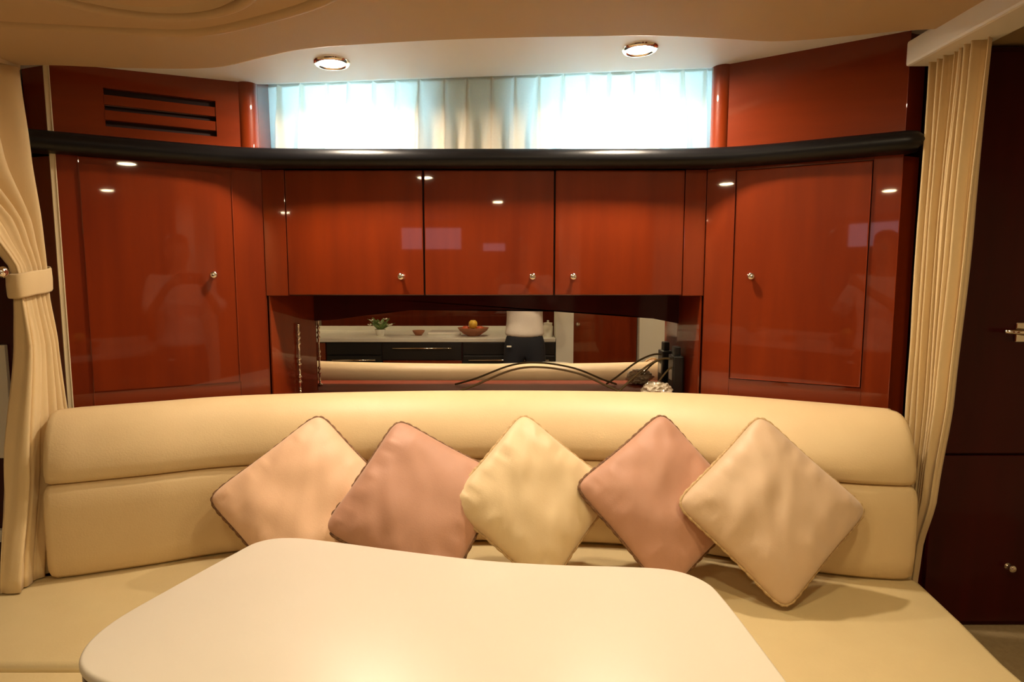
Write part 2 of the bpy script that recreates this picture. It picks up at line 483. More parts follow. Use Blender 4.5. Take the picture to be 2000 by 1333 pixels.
# ---------------------------------------------------------------- mirrored niche
nc = thing('mirror_niche', 'open mahogany recess with mirrored back under the three cabinet doors', 'niche', (-0.06, 2.3, 1.0))
obj('niche_floor', prism([(-.866, 2.203), (.674, 2.203), (.662, 2.449), (-.785, 2.449)], 0.97, 1.0), 'wood_matt', nc)
obj('back_panel', box(-0.79, 0.67, 2.457, 2.60, 0.15, 1.388), 'darkwood', nc)
obj('side_panel', Face((-0.868, 2.202), (-0.786, 2.450)).box(0, 0.258, -.003, .003, 1.0, 1.388), 'wood', nc)
obj('side_panel', Face((0.676, 2.202), (0.664, 2.450)).box(0, 0.248, -.003, .003, 1.0, 1.388), 'wood', nc)
obj('mirror', box(-0.785, 0.665, 2.450, 2.456, 1.0, 1.388), 'mirror', nc)
arch = [(-0.785, 1.283), (-0.70, 1.288), (-0.60, 1.302), (-0.50, 1.318), (-0.40, 1.326), (0.12, 1.327), (0.25, 1.319), (0.45, 1.305), (0.56, 1.292), (0.664, 1.272)]
bm = bmesh.new()
for y in (2.436, 2.449):
    f = bm.faces.new([bm.verts.new((x, y, z)) for x, z in arch] + [bm.verts.new((0.664, y, 1.388)), bm.verts.new((-0.785, y, 1.388))])
bm.verts.ensure_lookup_table(); n = len(arch) + 2
for i in range(n): bm.faces.new((bm.verts[i], bm.verts[(i + 1) % n], bm.verts[n + (i + 1) % n], bm.verts[n + i]))
bmesh.ops.triangulate(bm, faces=[f for f in bm.faces if len(f.verts) > 4])
obj('arched_header', bm, 'darkwood', nc)
# slim chrome post with beads shaped in to give highlights, left corner of the niche
prof = [(0, 1.0), (.012, 1.0), (.012, 1.006), (.004, 1.010)]
for z in (1.055, 1.075, 1.125, 1.145, 1.205, 1.225, 1.245):
    prof += [(.004, z - .008), (.008, z), (.004, z + .008)]
prof += [(.004, 1.27), (.007, 1.276), (0, 1.283)]
tag(obj('rail_post', lathe(prof, (-0.813, 2.33, 0), n=14), 'chrome', smooth=True, origin=(-0.813, 2.33, 1.0)),
    'slim chrome post with small beads added as glints in the left corner of the mirrored niche', 'post')
# cables in the niche
def cable(pts, r, label):
    o = obj('cable', tube(smooth_path(pts, 8), r, 8), 'cable', smooth=True, origin=pts[0])
    return tag(o, label, 'cable', None)
cable([(-0.24, 2.34, 1.006), (-0.15, 2.36, 1.035), (0.0, 2.38, 1.094), (0.12, 2.385, 1.104), (0.26, 2.38, 1.080), (0.38, 2.36, 1.030), (0.44, 2.34, 1.007)], .0042,
      'long grey cable arching low across the mirrored niche')
cable([(0.40, 2.33, 1.007), (0.435, 2.35, 1.036), (0.522, 2.37, 1.108), (0.585, 2.38, 1.138), (0.63, 2.38, 1.136)], .0042,
      'grey cable rising to the black power adapter in the niche')
cable([(0.50, 2.30, 1.007), (0.545, 2.32, 1.04), (0.60, 2.34, 1.10), (0.635, 2.36, 1.112)], .0036,
      'thinner cable in front of the other one below the power adapter')
t = thing('power_adapter', 'black power adapter standing in the right corner of the mirrored niche', 'adapter', (0.637, 2.36, 1.0))
obj('casing', box(0.616, 0.657, 2.325, 2.405, 1.0, 1.155, .006), 'blackplastic', t)
obj('plug', box(0.624, 0.650, 2.345, 2.385, 1.153, 1.19, .005), 'blackplastic', t)
obj('label_sticker', box(0.6150, 0.6162, 2.345, 2.385, 1.06, 1.10), 'ceramic', t)
def crumple(c, r, seed):
    b = bmesh.new(); bmesh.ops.create_icosphere(b, subdivisions=4, radius=1)
    for v in b.verts:
        p = v.co.normalized()
        k = 1 + 0.30 * noise.noise(p * 3.1 + Vector((seed, 0, 0))) + 0.16 * noise.noise(p * 8 + Vector((0, seed, 0)))
        v.co = Vector((c[0] + p.x * r[0] * k, c[1] + p.y * r[1] * k, max(c[2] + p.z * r[2] * k, 1.001)))
    return b
tag(obj('crumpled_bag', crumple((0.545, 2.29, 1.03), (.055, .04, .032), 3), 'plastic_bag', smooth=True, angle=25, origin=(0.545, 2.29, 1.0)),
    'small crumpled clear bag lying under the cables in the niche', 'bag')

# ---------------------------------------------------------------- black ledge
lp = smooth_path([(-1.485, 1.845, 0), (-1.25, 1.972, 0), (-1.02, 2.088, 0), (-0.86, 2.14, 0), (-0.60, 2.155, 0), (-0.09, 2.157, 0), (0.42, 2.155, 0), (0.66, 2.14, 0), (0.82, 2.092, 0), (1.02, 1.985, 0), (1.225, 1.872, 0)], 8)
lg = thing('ledge', 'long black padded ledge running across all the cabinets below the window', 'shelf', (-0.1, 2.17, 1.83))
rows = []
hz = 0.031; zc = 1.861
N = len(lp)
for i, p in enumerate(lp):
    d = (lp[min(i + 1, N - 1)] - lp[max(i - 1, 0)]).normalized(); nrm = Vector((-d.y, d.x, 0))   # towards the back
    k = 1.0
    e = min(i, N - 1 - i)
    if e == 0: k = 0.35
    elif e == 1: k = 0.85
    ring = []
    for a in range(12):
        an = math.pi / 2 + a * math.pi / 11
        ring.append(p + nrm * (0.0 + math.cos(an) * 0.030 * k) + Vector((0, 0, zc + math.sin(an) * hz * k)))
    for w in (0.055,):
        ring += [p + nrm * w + Vector((0, 0, zc - hz * k)), p + nrm * w + Vector((0, 0, zc + hz * k))]
    rows.append(ring)
bm = grid(rows, closed=True)
bm.verts.ensure_lookup_table()
m_ = len(rows[0])
bm.faces.new([bm.verts[i] for i in range(m_)]); bm.faces.new([bm.verts[i] for i in range(len(bm.verts) - m_, len(bm.verts))])
obj('padded_front', bm, 'black', lg, smooth=True, angle=60)
obj('sill_board', prism([(-0.90, 2.17), (0.72, 2.17), (0.775, 2.549), (-0.93, 2.549)], 1.862, 1.884), 'black', lg)

# ---------------------------------------------------------------- window curtain
wc = thing('window_curtain', 'sheer cream pinch-pleated curtain glowing across the window above the black ledge', 'curtain', (-0.08, 2.4, 1.885))
rows = []
X0, X1, NP, SUB = -0.915, 0.765, 19, 26
pitch = (X1 - X0) / NP
jit = [rnd.uniform(-.16, .16) for _ in range(NP)]
nz = 18
for j in range(nz + 1):
    v = j / nz                                # 0 top, 1 bottom
    row = []
    for i in range(NP * SUB + 1):
        x = X0 + i / SUB * pitch
        k = min(NP - 1, int(i / SUB)); d = (i / SUB - k - .5 - jit[k] * (0.3 + .7 * v)) * pitch
        w = 0.005 + 0.010 * min(1, max(0, v - .15) * 1.6)
        amp = (0.034 + 0.010 * min(1, v * 2)) * (0.75 + .25 * math.sin(k * 2.3))
        y = 2.385 - amp * math.exp(-(d / w) ** 2) + 0.010 * math.cos(2 * math.pi * (i / SUB)) * min(1, v * 1.5)
        y += 0.006 * noise.noise(Vector((x * 9, v * 2.0, 1.7)))
        xx = x + 0.006 * noise.noise(Vector((x * 7, v * 3, 5))) * v
        zt = zr(xx, 2.37) - 0.004
        row.append((xx, y, zt + (1.888 - zt) * v))
    rows.append(row)
obj('cloth', grid(rows), 'sheer', wc, smooth=True)
obj('track', prism([(X0, 2.39), (X1, 2.39), (X1, 2.405), (X0, 2.405)], 0, 0.014, zf=lambda x, y: zr(x, 2.38) - 0.010), 'white', wc)

# ---------------------------------------------------------------- recess downlights and ceiling downlights
def downlight(x, y, z, r, lens, label, tilt=0.028, group=None):
    t = thing('downlight', label, 'ceiling light', (x, y, z), group)
    ring = lathe([(r * .93, -.002), (r, -.008), (r * 1.12, -.009), (r * 1.25, -.004), (r * 1.28, .004)], (x, y, z), n=36)
    L_ = lathe([(0, -.0045), (r * .55, -.0045), (r * .93, -.003), (r * .93, .003), (0, .004)], (x, y, z), n=36)
    for b in (ring, L_):
        for v in b.verts: v.co.z += (v.co.x - x) * tilt
    obj('trim_ring', ring, 'chrome', t, smooth=True)
    obj('lens', L_, lens, t, smooth=True, angle=40)
    return t
downlight(-0.569, 2.02, zr(-.569, 2.02), .045, 'lens_recess', 'round white ceiling light over the window curtain, nearer the louvred vent', .035)
downlight(0.399, 1.998, zr(.399, 1.998), .045, 'lens_recess', 'round white ceiling light over the window curtain, nearer the hanging curtain', .035)
for x, y, l, lab in [(-0.55, 0.42, 'lens_galley', 'warm ceiling light above the left seat arm, behind the viewer'),
                     (0.14, 0.78, 'lens_main', 'warm ceiling light straight above the dining table'),
                     (0.74, 0.80, 'lens_main', 'warm ceiling light above the right seat arm'),
                     (-0.12, -0.92, 'lens_galley', 'warm ceiling light above the galley counter beside the photographer'),
                     (-2.05, -1.25, 'lens_galley', 'warm ceiling light above the far end of the galley counter'),
                     (1.80, -0.25, 'lens_galley', 'unseen warm light added for brightness in front of the brown galley door')]:  # last lamp is unseen, added to brighten the mirror's right side
    downlight(x, y, zm(x), .05, l, lab)

# ---------------------------------------------------------------- sofa
sf = thing('dinette_sofa', 'cream leather curved dinette sofa wrapped around the table', 'sofa', (-0.1, 1.5, 0.15))
ST = [((-1.33, 1.685), (-1.37, 1.80)), ((-1.1, 1.775), (-1.15, 1.905)), ((-.86, 1.872), (-.90, 2.015)), ((-.45, 1.93), (-.47, 2.085)), ((-.05, 1.95), (-.05, 2.105)),
      ((.35, 1.92), (.38, 2.085)), ((.60, 1.85), (.68, 2.03)), ((.84, 1.750), (.95, 1.905)), ((1.0, 1.702), (1.08, 1.835)), ((1.150, 1.682), (1.150, 1.795))]
bpth = smooth_path([(*a, 0) for a, c in ST], 8); cpth = smooth_path([(*c, 0) for a, c in ST], 8)
LOW = [(.35, .584), (.06, .586), (-.04, .598), (-.09, .65), (-.10, .72), (-.085, .79), (-.04, .838), (.03, .856), (.14, .863), (.40, .866), (.9, .866), (.9, .584)]
UPP = [(.40, .862), (.14, .862), (.04, .866), (-.01, .880), (.0, .91), (.08, .945), (.20, .98), (.38, 1.015), (.60, 1.042), (.85, 1.058), (1.05, 1.062), (1.25, 1.054), (1.38, 1.03), (1.42, .97), (1.42, .862)]
def loft(prof, inset=.018):
    rows = []; N = len(bpth)
    cz = sum(z for w, z in prof) / len(prof); cw = sum(w for w, z in prof) / len(prof)
    def station(b, c, k, sh):
        u = (c - b)
        return [b + sh + u * (cw + (w - cw) * k) + Vector((0, 0, cz + (z - cz) * (1 - (1 - k) * .45))) for w, z in prof]
    for i in range(N):
        dt = (bpth[min(i + 1, N - 1)] - bpth[max(i - 1, 0)]).normalized()
        if i == 0:
            for k, s in ((.70, 0), (.88, .006), (.97, .02)): rows.append(station(bpth[0], cpth[0], k, dt * s))
            continue
        if i == N - 1:
            for k, s in ((.97, -.02), (.88, -.006), (.70, 0)): rows.append(station(bpth[-1], cpth[-1], k, dt * s))
            continue
        if i not in (1, 2, N - 2, N - 3): rows.append(station(bpth[i], cpth[i], 1.0, Vector()))
    b = grid(rows, closed=True); b.verts.ensure_lookup_table(); m = len(prof)
    b.faces.new([b.verts[i] for i in range(m)]); b.faces.new([b.verts[i] for i in range(len(b.verts) - m, len(b.verts))])
    return b
obj('lower_back_panel', loft(LOW), 'leather', sf, smooth=True)
obj('upper_back_bolster', loft(UPP), 'leather', sf, smooth=True)
# seat cushions: the back bench and two arms
def cushion(pts, z0, z1, bev=.02):
    b = prism(pts, z0, z1, bev, seg=4)
    return b
back_pts = [(-1.62, 1.30), (-1.62, 1.66)] + [(p.x, p.y + .06) for p in bpth[::4]] + [(1.175, 1.69), (1.148, 1.485), (1.118, 1.31), (1.07, .62), (.46, .62), (.46, 1.12), (-.80, 1.12), (-.80, 1.30)]
obj('seat_cushion', cushion(back_pts, .46, .583), 'seat', sf, smooth=True, angle=60)
obj('seat_cushion', cushion([(-1.62, .62), (-1.62, 1.294), (-.81, 1.294), (-.80, .62)], .46, .581), 'seat', sf, smooth=True, angle=60)
pl = [(-1.58, .66), (-1.58, 1.66)] + [(p.x, p.y + .05) for p in bpth[::6]] + [(1.13, 1.68), (1.10, 1.4), (1.03, .66), (.68, .66), (.72, 1.36), (-.92, 1.36), (-.84, .66)]
obj('plinth', prism(pl, .15, .46), 'cream', sf)

# ---------------------------------------------------------------- table
tb = thing('dining_table', 'cream laminate dining table with rounded corners and dark wood edge', 'table', (-0.13, 0.98, 0.15))
tp = smooth_path([(-.645, .872, 0), (-.688, .93, 0), (-.692, 1.01, 0), (-.656, 1.125, 0), (-.604, 1.268, 0), (-.572, 1.335, 0), (-.510, 1.356, 0), (-.404, 1.335, 0), (-.22, 1.283, 0), (-.054, 1.242, 0),
                  (.10, 1.222, 0), (.235, 1.214, 0), (.325, 1.200, 0), (.377, 1.155, 0), (.394, 1.08, 0), (.406, .85, 0), (.412, .66, 0), (.385, .575, 0), (.30, .548, 0), (.18, .566, 0), (-.2, .684, 0), (-.53, .820, 0)], 6, closed=True)
tp2 = [(p.x, p.y) for p in tp]
cxy = Vector((-.13, .98))
def scale_pl(k): return [tuple(cxy + (Vector(p) - cxy) * k) for p in tp2]
b = prism(tp2, .842, .860, .006, seg=3)
obj('tabletop', b, 'table', tb, smooth=True, angle=50)
obj('wood_edge', prism(scale_pl(.994), .806, .842, .003), 'darkwood', tb, smooth=True, angle=50)
obj('pedestal', lathe([(0, .15), (.20, .15), (.20, .165), (.06, .185), (.045, .22), (.045, .76), (.10, .80), (.12, .806), (0, .806)], (-.13, .98, 0), n=32), 'chrome', tb, smooth=True, angle=40)

# ---------------------------------------------------------------- pillows
def pillow(name, label, q, m, cord, seed, thick=.064):
    cx, cy, cz, tilt, yaw, roll, size = q
    c = Vector((cx, cy, cz))
    cr_, sr_ = math.cos(roll), math.sin(roll); cyw, syw = math.cos(yaw), math.sin(yaw)
    def W(x, y, d):
        x, y = cr_ * x - sr_ * y, sr_ * x + cr_ * y
        v = Vector((x, y * math.sin(tilt) - d * math.cos(tilt), y * math.cos(tilt) + d * math.sin(tilt)))
        return c + Vector((cyw * v.x - syw * v.y, syw * v.x + cyw * v.y, v.z))
    h = size / 2 * 1.0
    def edge_pt(u, w):
        # square with sides drawn in between full corners
        k = 1 - 0.045 * (1 - u * u) * abs(w) ** 3
        j = 1 - 0.050 * (1 - w * w) * abs(u) ** 3
        # slightly rounded corner tips
        rr = 1 - 0.085 * (abs(u) * abs(w)) ** 7
        return u * h * j * rr, w * h * k * rr
    root = thing(name, label, 'pillow', W(0, -h, 0), 'pillows leaning on the sofa back')
    n = 36
    b = bmesh.new()
    for sgn in (1, -1):
        V = []
        for i in range(n + 1):
            row = []
            for j in range(n + 1):
                u, w = -1 + 2 * i / n, -1 + 2 * j / n
                u, w = math.sin(u * math.pi / 2), math.sin(w * math.pi / 2)
                x, y = edge_pt(u, w)
                e = (1 - abs(u) ** 2.6) * (1 - abs(w) ** 2.6)
                t = thick * max(e, 0) ** 0.48
                # wrinkles radiating from the seams
                rim = max(0, 1 - min(1 - abs(u), 1 - abs(w)) * 2.6)
                wr = noise.noise(Vector((u * 2.2 + seed, w * 2.2, sgn * 3.0))) * .010 * (1 - rim)
                along = w if abs(u) > abs(w) else u
                wr += noise.noise(Vector((along * 9 + seed * 2, seed, sgn))) * .014 * rim * (1 - rim) * 4 * (e ** .3)
                ax = (u * .8 + w * .6); ay = (-u * .6 + w * .8)
                wr += noise.noise(Vector((ax * 1.6 + seed, ay * 6.5, 4 + seed))) * .008 * (e ** .5)
                row.append(b.verts.new(W(x, y, sgn * (t + wr * min(1, e * 6)))))
            V.append(row)
        for i in range(n):
            for j in range(n): b.faces.new((V[i][j], V[i + 1][j], V[i + 1][j + 1], V[i][j + 1]))
    bmesh.ops.remove_doubles(b, verts=b.verts, dist=.0004)
    obj('cushion_cover', b, m, root, smooth=True)
    # twisted cord piping round the seam
    pts = []
    K = 40
    for s in range(4):
        for k in range(K):
            u = -1 + 2 * k / K
            p = [(u, -1), (1, u), (-u, 1), (-1, -u)][s]
            x, y = edge_pt(*p); pts.append(W(x * 1.006, y * 1.006, 0))
    radii = [.0048 * (1 + .28 * math.sin(i * 2.1)) for i in range(len(pts))]
    obj('piping', tube(pts, .0048, 7, closed=True, radii=radii), cord, root, smooth=True)
    return root
pillow('throw_pillow', 'blush pink square pillow with brown piping, leftmost of the five', [-0.603, 1.746, 0.808, 0.68, 0.139, 0.732, 0.404], 'pil_pink', 'cord', 1.3)
pillow('throw_pillow', 'dusty mauve pillow between the blush pillow and the cream one', [-0.271, 1.727, 0.803, 0.655, 0.15, 1.01, 0.398], 'pil_mauve', 'cord', 2.9)
pillow('throw_pillow', 'cream yellow pillow in the middle of the five pillows', [0.064, 1.752, 0.812, 0.545, 0.199, 0.8, 0.378], 'pil_cream', 'cord_pale', 4.1)
pillow('throw_pillow', 'dusty mauve pillow between the cream pillow and the large peach one', [0.443, 1.742, 0.813, 0.561, 0.159, 0.607, 0.386], 'pil_mauve', 'cord', 6.6)
pillow('throw_pillow', 'peach satin pillow lying farthest forward, rightmost of the five', [0.718, 1.645, 0.822, 0.5, -0.004, 0.757, 0.384], 'pil_peach', 'cord_pale', 8.2, .066)

# ---------------------------------------------------------------- side drapes
def lerp(a, b, t): return a + (b - a) * t
def interp(tab, z):
    if z >= tab[0][0]: return tab[0][1:]
    for a, b in zip(tab, tab[1:]):
        if z >= b[0]:
            t = (a[0] - z) / (a[0] - b[0]); t = t * t * (3 - 2 * t) * .5 + t * .5
            return [lerp(p, q, t) for p, q in zip(a[1:], b[1:])]
    return tab[-1][1:]
def drape_cloth(tab, folds, z1, z0, seed, nv=44, nu=150, drift=.5):
    rows = []
    for j in range(nv + 1):
        z = lerp(z1, z0, j / nv)
        yb, yf, x, amp = interp(tab, z)
        row = []
        for i in range(nu + 1):
            u = i / nu
            ph = 2 * math.pi * folds * u + drift * j / nv * 2 + .8 * noise.noise(Vector((u * 4, j / nv * 1.5, seed)))
            f = math.sin(ph) + .35 * math.sin(2.1 * ph + seed) + .5 * noise.noise(Vector((u * 11, j / nv * 2.2, seed + 9)))
            yy = lerp(yb, yf, u) + .35 * amp * math.cos(ph) * (1 if 0.03 < u < .97 else .3)
            row.append((x + amp * f, yy, z))
        rows.append(row)
    return grid(rows)
# right drape: hangs straight from its rail
rd = thing('drape', 'cream drape hanging straight from a ceiling rail beside the dark wardrobe', 'curtain', (1.235, 1.75, 0.45))
obj('cloth', drape_cloth([(2.075, 1.885, 1.675, 1.240, .020), (1.6, 1.885, 1.70, 1.243, .024), (1.1, 1.885, 1.725, 1.247, .021), (.80, 1.88, 1.765, 1.247, .017), (.62, 1.88, 1.815, 1.247, .014), (.45, 1.88, 1.83, 1.247, .012)], 7.5, 2.085, .45, 2.0), 'drape', rd, smooth=True, solid=.0025)
tag(obj('curtain_rail', box(1.172, 1.285, 0.6, 1.905, 2.078, 2.15, .008), 'white', smooth=False, origin=(1.215, 1.9, 2.08)), 'off-white boxed curtain rail running forward along the ceiling over the straight drape', 'curtain rail')
# left drape: gathered by a tie band
ld = thing('drape', 'cream drape gathered by a tie band at the left end of the sofa', 'curtain', (-1.41, 1.75, 0.585))
obj('cloth', drape_cloth([(2.06, 1.865, 0.95, -1.46, .034), (1.80, 1.865, 1.28, -1.455, .034), (1.60, 1.865, 1.68, -1.44, .028), (1.47, 1.875, 1.772, -1.425, .013), (1.41, 1.875, 1.775, -1.425, .013), (1.25, 1.875, 1.785, -1.425, .026), (.9, 1.875, 1.705, -1.41, .030), (.588, 1.80, 1.61, -1.38, .022)], 5.5, 2.053, .588, 5.0, drift=.9), 'drape', ld, smooth=True, solid=.0025)
rows = []
for z, k in ((1.405, .96), (1.41, 1.0), (1.44, 1.02), (1.47, 1.0), (1.475, .96)):
    rows.append([(-1.425 + .030 * k * math.copysign(abs(math.cos(a)) ** .6, math.cos(a)), 1.825 + .066 * k * math.copysign(abs(math.sin(a)) ** .6, math.sin(a)), z + .012 * math.sin(a)) for a in [i * 2 * math.pi / 40 for i in range(40)]])
obj('tie_band', grid(rows, closed=True), 'drape', ld, smooth=True, solid=.003)
hk = obj('tie_hook', lathe([(0, 0), (.018, 0), (.018, .004), (.006, .008), (.006, .03), (.014, .036), (.016, .044), (.010, .05), (0, .052)], (-1.46, 1.735, 1.468), dirv=(1, -.3, 0), n=18), 'chrome', ld, smooth=True)
tag(obj('curtain_rail', box(-1.49, -1.43, 0.6, 1.86, 2.054, 2.068, .003), 'ceil', origin=(-1.455, 1.8, 2.05)), 'slim beige curtain rail on the ceiling over the tied-back drape', 'curtain rail')

# ---------------------------------------------------------------- wardrobe at the right, bulkhead at the left
wd = thing('wardrobe', 'tall dark glossy wardrobe beside the straight drape, at the right edge', 'wardrobe', (1.8, 2.1, 0.32))
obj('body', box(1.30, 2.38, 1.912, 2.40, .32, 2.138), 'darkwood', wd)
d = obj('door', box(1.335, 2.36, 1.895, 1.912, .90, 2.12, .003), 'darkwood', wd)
obj('glint_plate', box(1.555, 1.60, 1.889, 1.896, 1.255, 1.315, .003), 'chrome', d)  # plate and lever added to stand in for a bright highlight
obj('glint_lever', tube([(1.578, 1.892, 1.285), (1.578, 1.868, 1.286), (1.565, 1.862, 1.287), (1.50, 1.862, 1.290)], .007, 12, radii=[.011, .011, .009, .006]), 'chrome', d, smooth=True)
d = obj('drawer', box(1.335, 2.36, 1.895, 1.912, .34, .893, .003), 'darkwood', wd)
knob(d, (1.595, 1.895, .529), (0, -1, 0))
tag(obj('step', box(1.20, 2.38, .9, 1.93, .15, .32, .01), 'carpet', origin=(1.8, 1.4, .15)), 'beige carpeted step in front of the dark wardrobe', 'step')
lk = thing('locker', 'dark wooden locker with a pale panel, mostly hidden behind the tied-back drape', 'locker', (-1.9, 2.1, .15))
obj('body', box(-2.28, -1.55, 1.955, 2.40, .15, 2.06), 'darkwood', lk)
obj('pale_panel', box(-2.2, -1.615, 1.943, 1.957, .87, 1.24, .003), 'white', lk)
obj('pale_strip', box(-2.2, -1.60, 1.935, 1.957, .59, .63, .003), 'white', lk)

# ---------------------------------------------------------------- galley behind the camera (seen in the mirror)
gy0, gy1 = -0.72, -1.60
ct = thing('galley_counter', 'white galley worktop seen in the mirror', 'counter', (-0.9, -1.1, .86))
obj('worktop', box(-2.28, 0.40, gy1, gy0, .868, .905, .006), 'counter', ct)
obj('upstand', box(-2.28, 0.40, gy1 - .02, gy1, .868, .95, .004), 'counter', ct)
def unit(x0, x1, kind, label):
    t = thing('galley_cabinet', label, 'cabinet', ((x0 + x1) / 2, -1.1, 0), 'cabinets under the galley worktop')
    obj('body', box(x0, x1, gy1 + .01, gy0 - .04, .0, .866), 'darkwood' if kind != 'oven' else 'blackplastic', t)
    if kind == 'oven':
        d = obj('oven_door', box(x0 + .01, x1 - .01, gy0 - .04, gy0 - .02, .20, .74, .004), 'blackplastic', t)
        obj('handle', tube([(x0 + .06, gy0 - .0, .70), (x1 - .06, gy0 - .0, .70)], .009, 10), 'chrome', d, smooth=True)
        obj('control_panel', box(x0 + .01, x1 - .01, gy0 - .04, gy0 - .02, .75, .86, .003), 'blackplastic', t)
    else:
        d = obj('drawer', box(x0 + .006, x1 - .006, gy0 - .04, gy0 - .022, .70, .860, .003), 'blackplastic' if kind == 'dark' else 'wood', t)
        obj('handle', tube([(x0 + .1, gy0 - .005, .81), (x1 - .1, gy0 - .005, .81)], .007, 8), 'chrome', d, smooth=True)
        d = obj('door', box(x0 + .006, x1 - .006, gy0 - .04, gy0 - .022, .06, .694, .003), 'wood', t)
        knob(d, (x1 - .06, gy0 - .022, .60), (0, 1, 0))
unit(-2.27, -1.72, 'wood', 'brown galley cabinet at the far left end under the worktop in the mirror')
unit(-1.72, -1.20, 'oven', 'black oven under the left part of the worktop in the mirror')
unit(-1.20, -.46, 'dark', 'cabinet with a long chrome handle under the middle of the worktop in the mirror')
unit(-.46, .40, 'oven', 'black appliance behind the photographer in the mirror')
# partition post, brown door and pale panel
struct('wall_partition', box(.405, .565, -1.0, -.72, 0, 2.105), 'white')
dr = thing('door_1', None, None, (.9, -.95, 0)); dr['kind'] = 'structure'
obj('door_leaf', box(.575, 1.19, -.98, -.94, .01, 2.09, .003), 'wood', dr)
knob(dr, (.625, -.94, 1.02), (0, 1, 0), s=1.6)
struct('wall_galley', box(1.20, 1.62, -.98, -.86, 0, 2.115), 'white')
struct('trim_1', box(1.62, 2.4, -.98, -.86, 0, 2.12), 'wood')

# things on the counter
def leaf_blade(p, d, L, w, up):
    p = Vector(p); d = Vector(d).normalized(); s = d.cross(Vector((0, 0, 1)))
    if s.length < .1: s = Vector((1, 0, 0))
    s.normalize()
    rows = []
    for k in range(6):
        t = k / 5; c = p + d * L * t + Vector((0, 0, up * t * (1 - t) * 2 * L))
        ww = w * math.sin(math.pi * min(1, .08 + t * .92)) + .001
        rows.append([c - s * ww, c + Vector((0, 0, -.15 * ww)), c + s * ww])
    return grid(rows)
vx, vy = -1.27, -1.0
pv = thing('potted_plant', 'small leafy plant with white flowers on the galley worktop in the mirror', 'plant', (vx, vy, .905))
obj('pot', lathe([(0, .905), (.035, .905), (.05, .955), (.053, .965), (.046, .965), (.042, .95), (0, .948)], (vx, vy, 0), n=24), 'ceramic', pv, smooth=True, angle=40)
for k in range(22):
    a = k * 2.4; el = .35 + (k % 5) * .22
    dvec = (math.cos(a), math.sin(a), el * 1.3)
    obj('leaf', leaf_blade((vx + .01 * math.cos(a), vy + .01 * math.sin(a), .95), dvec, .12 + .02 * (k % 3), .020, .2), 'leaf', pv, smooth=True, solid=.001)
for k in range(7):
    a = k * .93 + .4; c = (vx + .10 * math.cos(a), vy + .10 * math.sin(a), 1.0 + .025 * (k % 3))
    b = None
    for q in range(5):
        an = q * 2 * math.pi / 5
        b = merge(b, leaf_blade(c, (math.cos(an), math.sin(an) + .4, .5), .028, .011, .1)) if b else leaf_blade(c, (math.cos(an), math.sin(an) + .4, .5), .028, .011, .1)
    obj('flower', b, 'petal', pv, smooth=True, solid=.001)
tag(obj('clay_bowl', lathe([(0, .905), (.03, .905), (.055, .94), (.06, .955), (.054, .955), (.045, .93), (0, .918)], (-.90, -1.0, 0), n=28), 'terracotta', smooth=True, origin=(-.9, -1, .905)),
    'small brown clay bowl on the galley worktop in the mirror', 'bowl')
tag(obj('serving_tray', box(-.82, -.50, -1.35, -1.05, .905, .93, .008), 'ceramic', origin=(-.66, -1.2, .905)), 'white serving tray lying on the galley worktop in the mirror', 'tray')
fb = tag(obj('fruit_bowl', lathe([(0, .905), (.06, .905), (.065, .912), (.13, .955), (.15, .985), (.143, .985), (.12, .955), (.05, .92), (0, .92)], (-.37, -.95, 0), n=32), 'terracotta', smooth=True, origin=(-.37, -.95, .905)),
         'wide brown fruit bowl on the galley worktop beside the photographer in the mirror', 'bowl')
def fruit(c, r, m, label, cat, nm):
    t = thing(nm, label, cat, (c[0], c[1], c[2] - r))
    prof = [(0, -.92 * r), (.3 * r, -1.0 * r), (.75 * r, -.7 * r), (1.0 * r, -.05 * r), (.9 * r, .5 * r), (.5 * r, .88 * r), (.15 * r, .86 * r), (0, .78 * r)]
    obj('flesh', lathe(prof, c, n=20), m, t, smooth=True)
    obj('stalk', tube([(c[0], c[1], c[2] + .75 * r), (c[0] + .004, c[1], c[2] + 1.15 * r)], .003, 6), 'cord', t)
for dx, dy, dz, r, m, lab, nm in ((-.07, .03, .965, .042, 'red', 'red apple at the left of the fruit bowl in the mirror', 'apple'),
                              (.065, .04, .965, .042, 'red', 'red apple at the right of the fruit bowl in the mirror', 'apple'),
                              (0, -.05, .967, .042, 'yellow', 'yellow apple at the back of the fruit bowl in the mirror', 'apple'),
                              (0, .035, 1.02, .043, 'yellow', 'yellow apple on top of the fruit bowl in the mirror', 'apple')):
    fruit((-.37 + dx, -.95 + dy, dz), r, m, lab, 'fruit', nm)
tag(obj('storage_jar', lathe([(0, .905), (.045, .905), (.048, .91), (.048, 1.0), (.04, 1.015), (.042, 1.02), (.042, 1.035), (.01, 1.04), (.012, 1.055), (0, 1.06)], (.34, -.9, 0), n=26), 'ceramic', smooth=True, angle=40, origin=(.34, -.9, .905)),
    'white lidded jar on the worktop beside the white post in the mirror', 'jar')

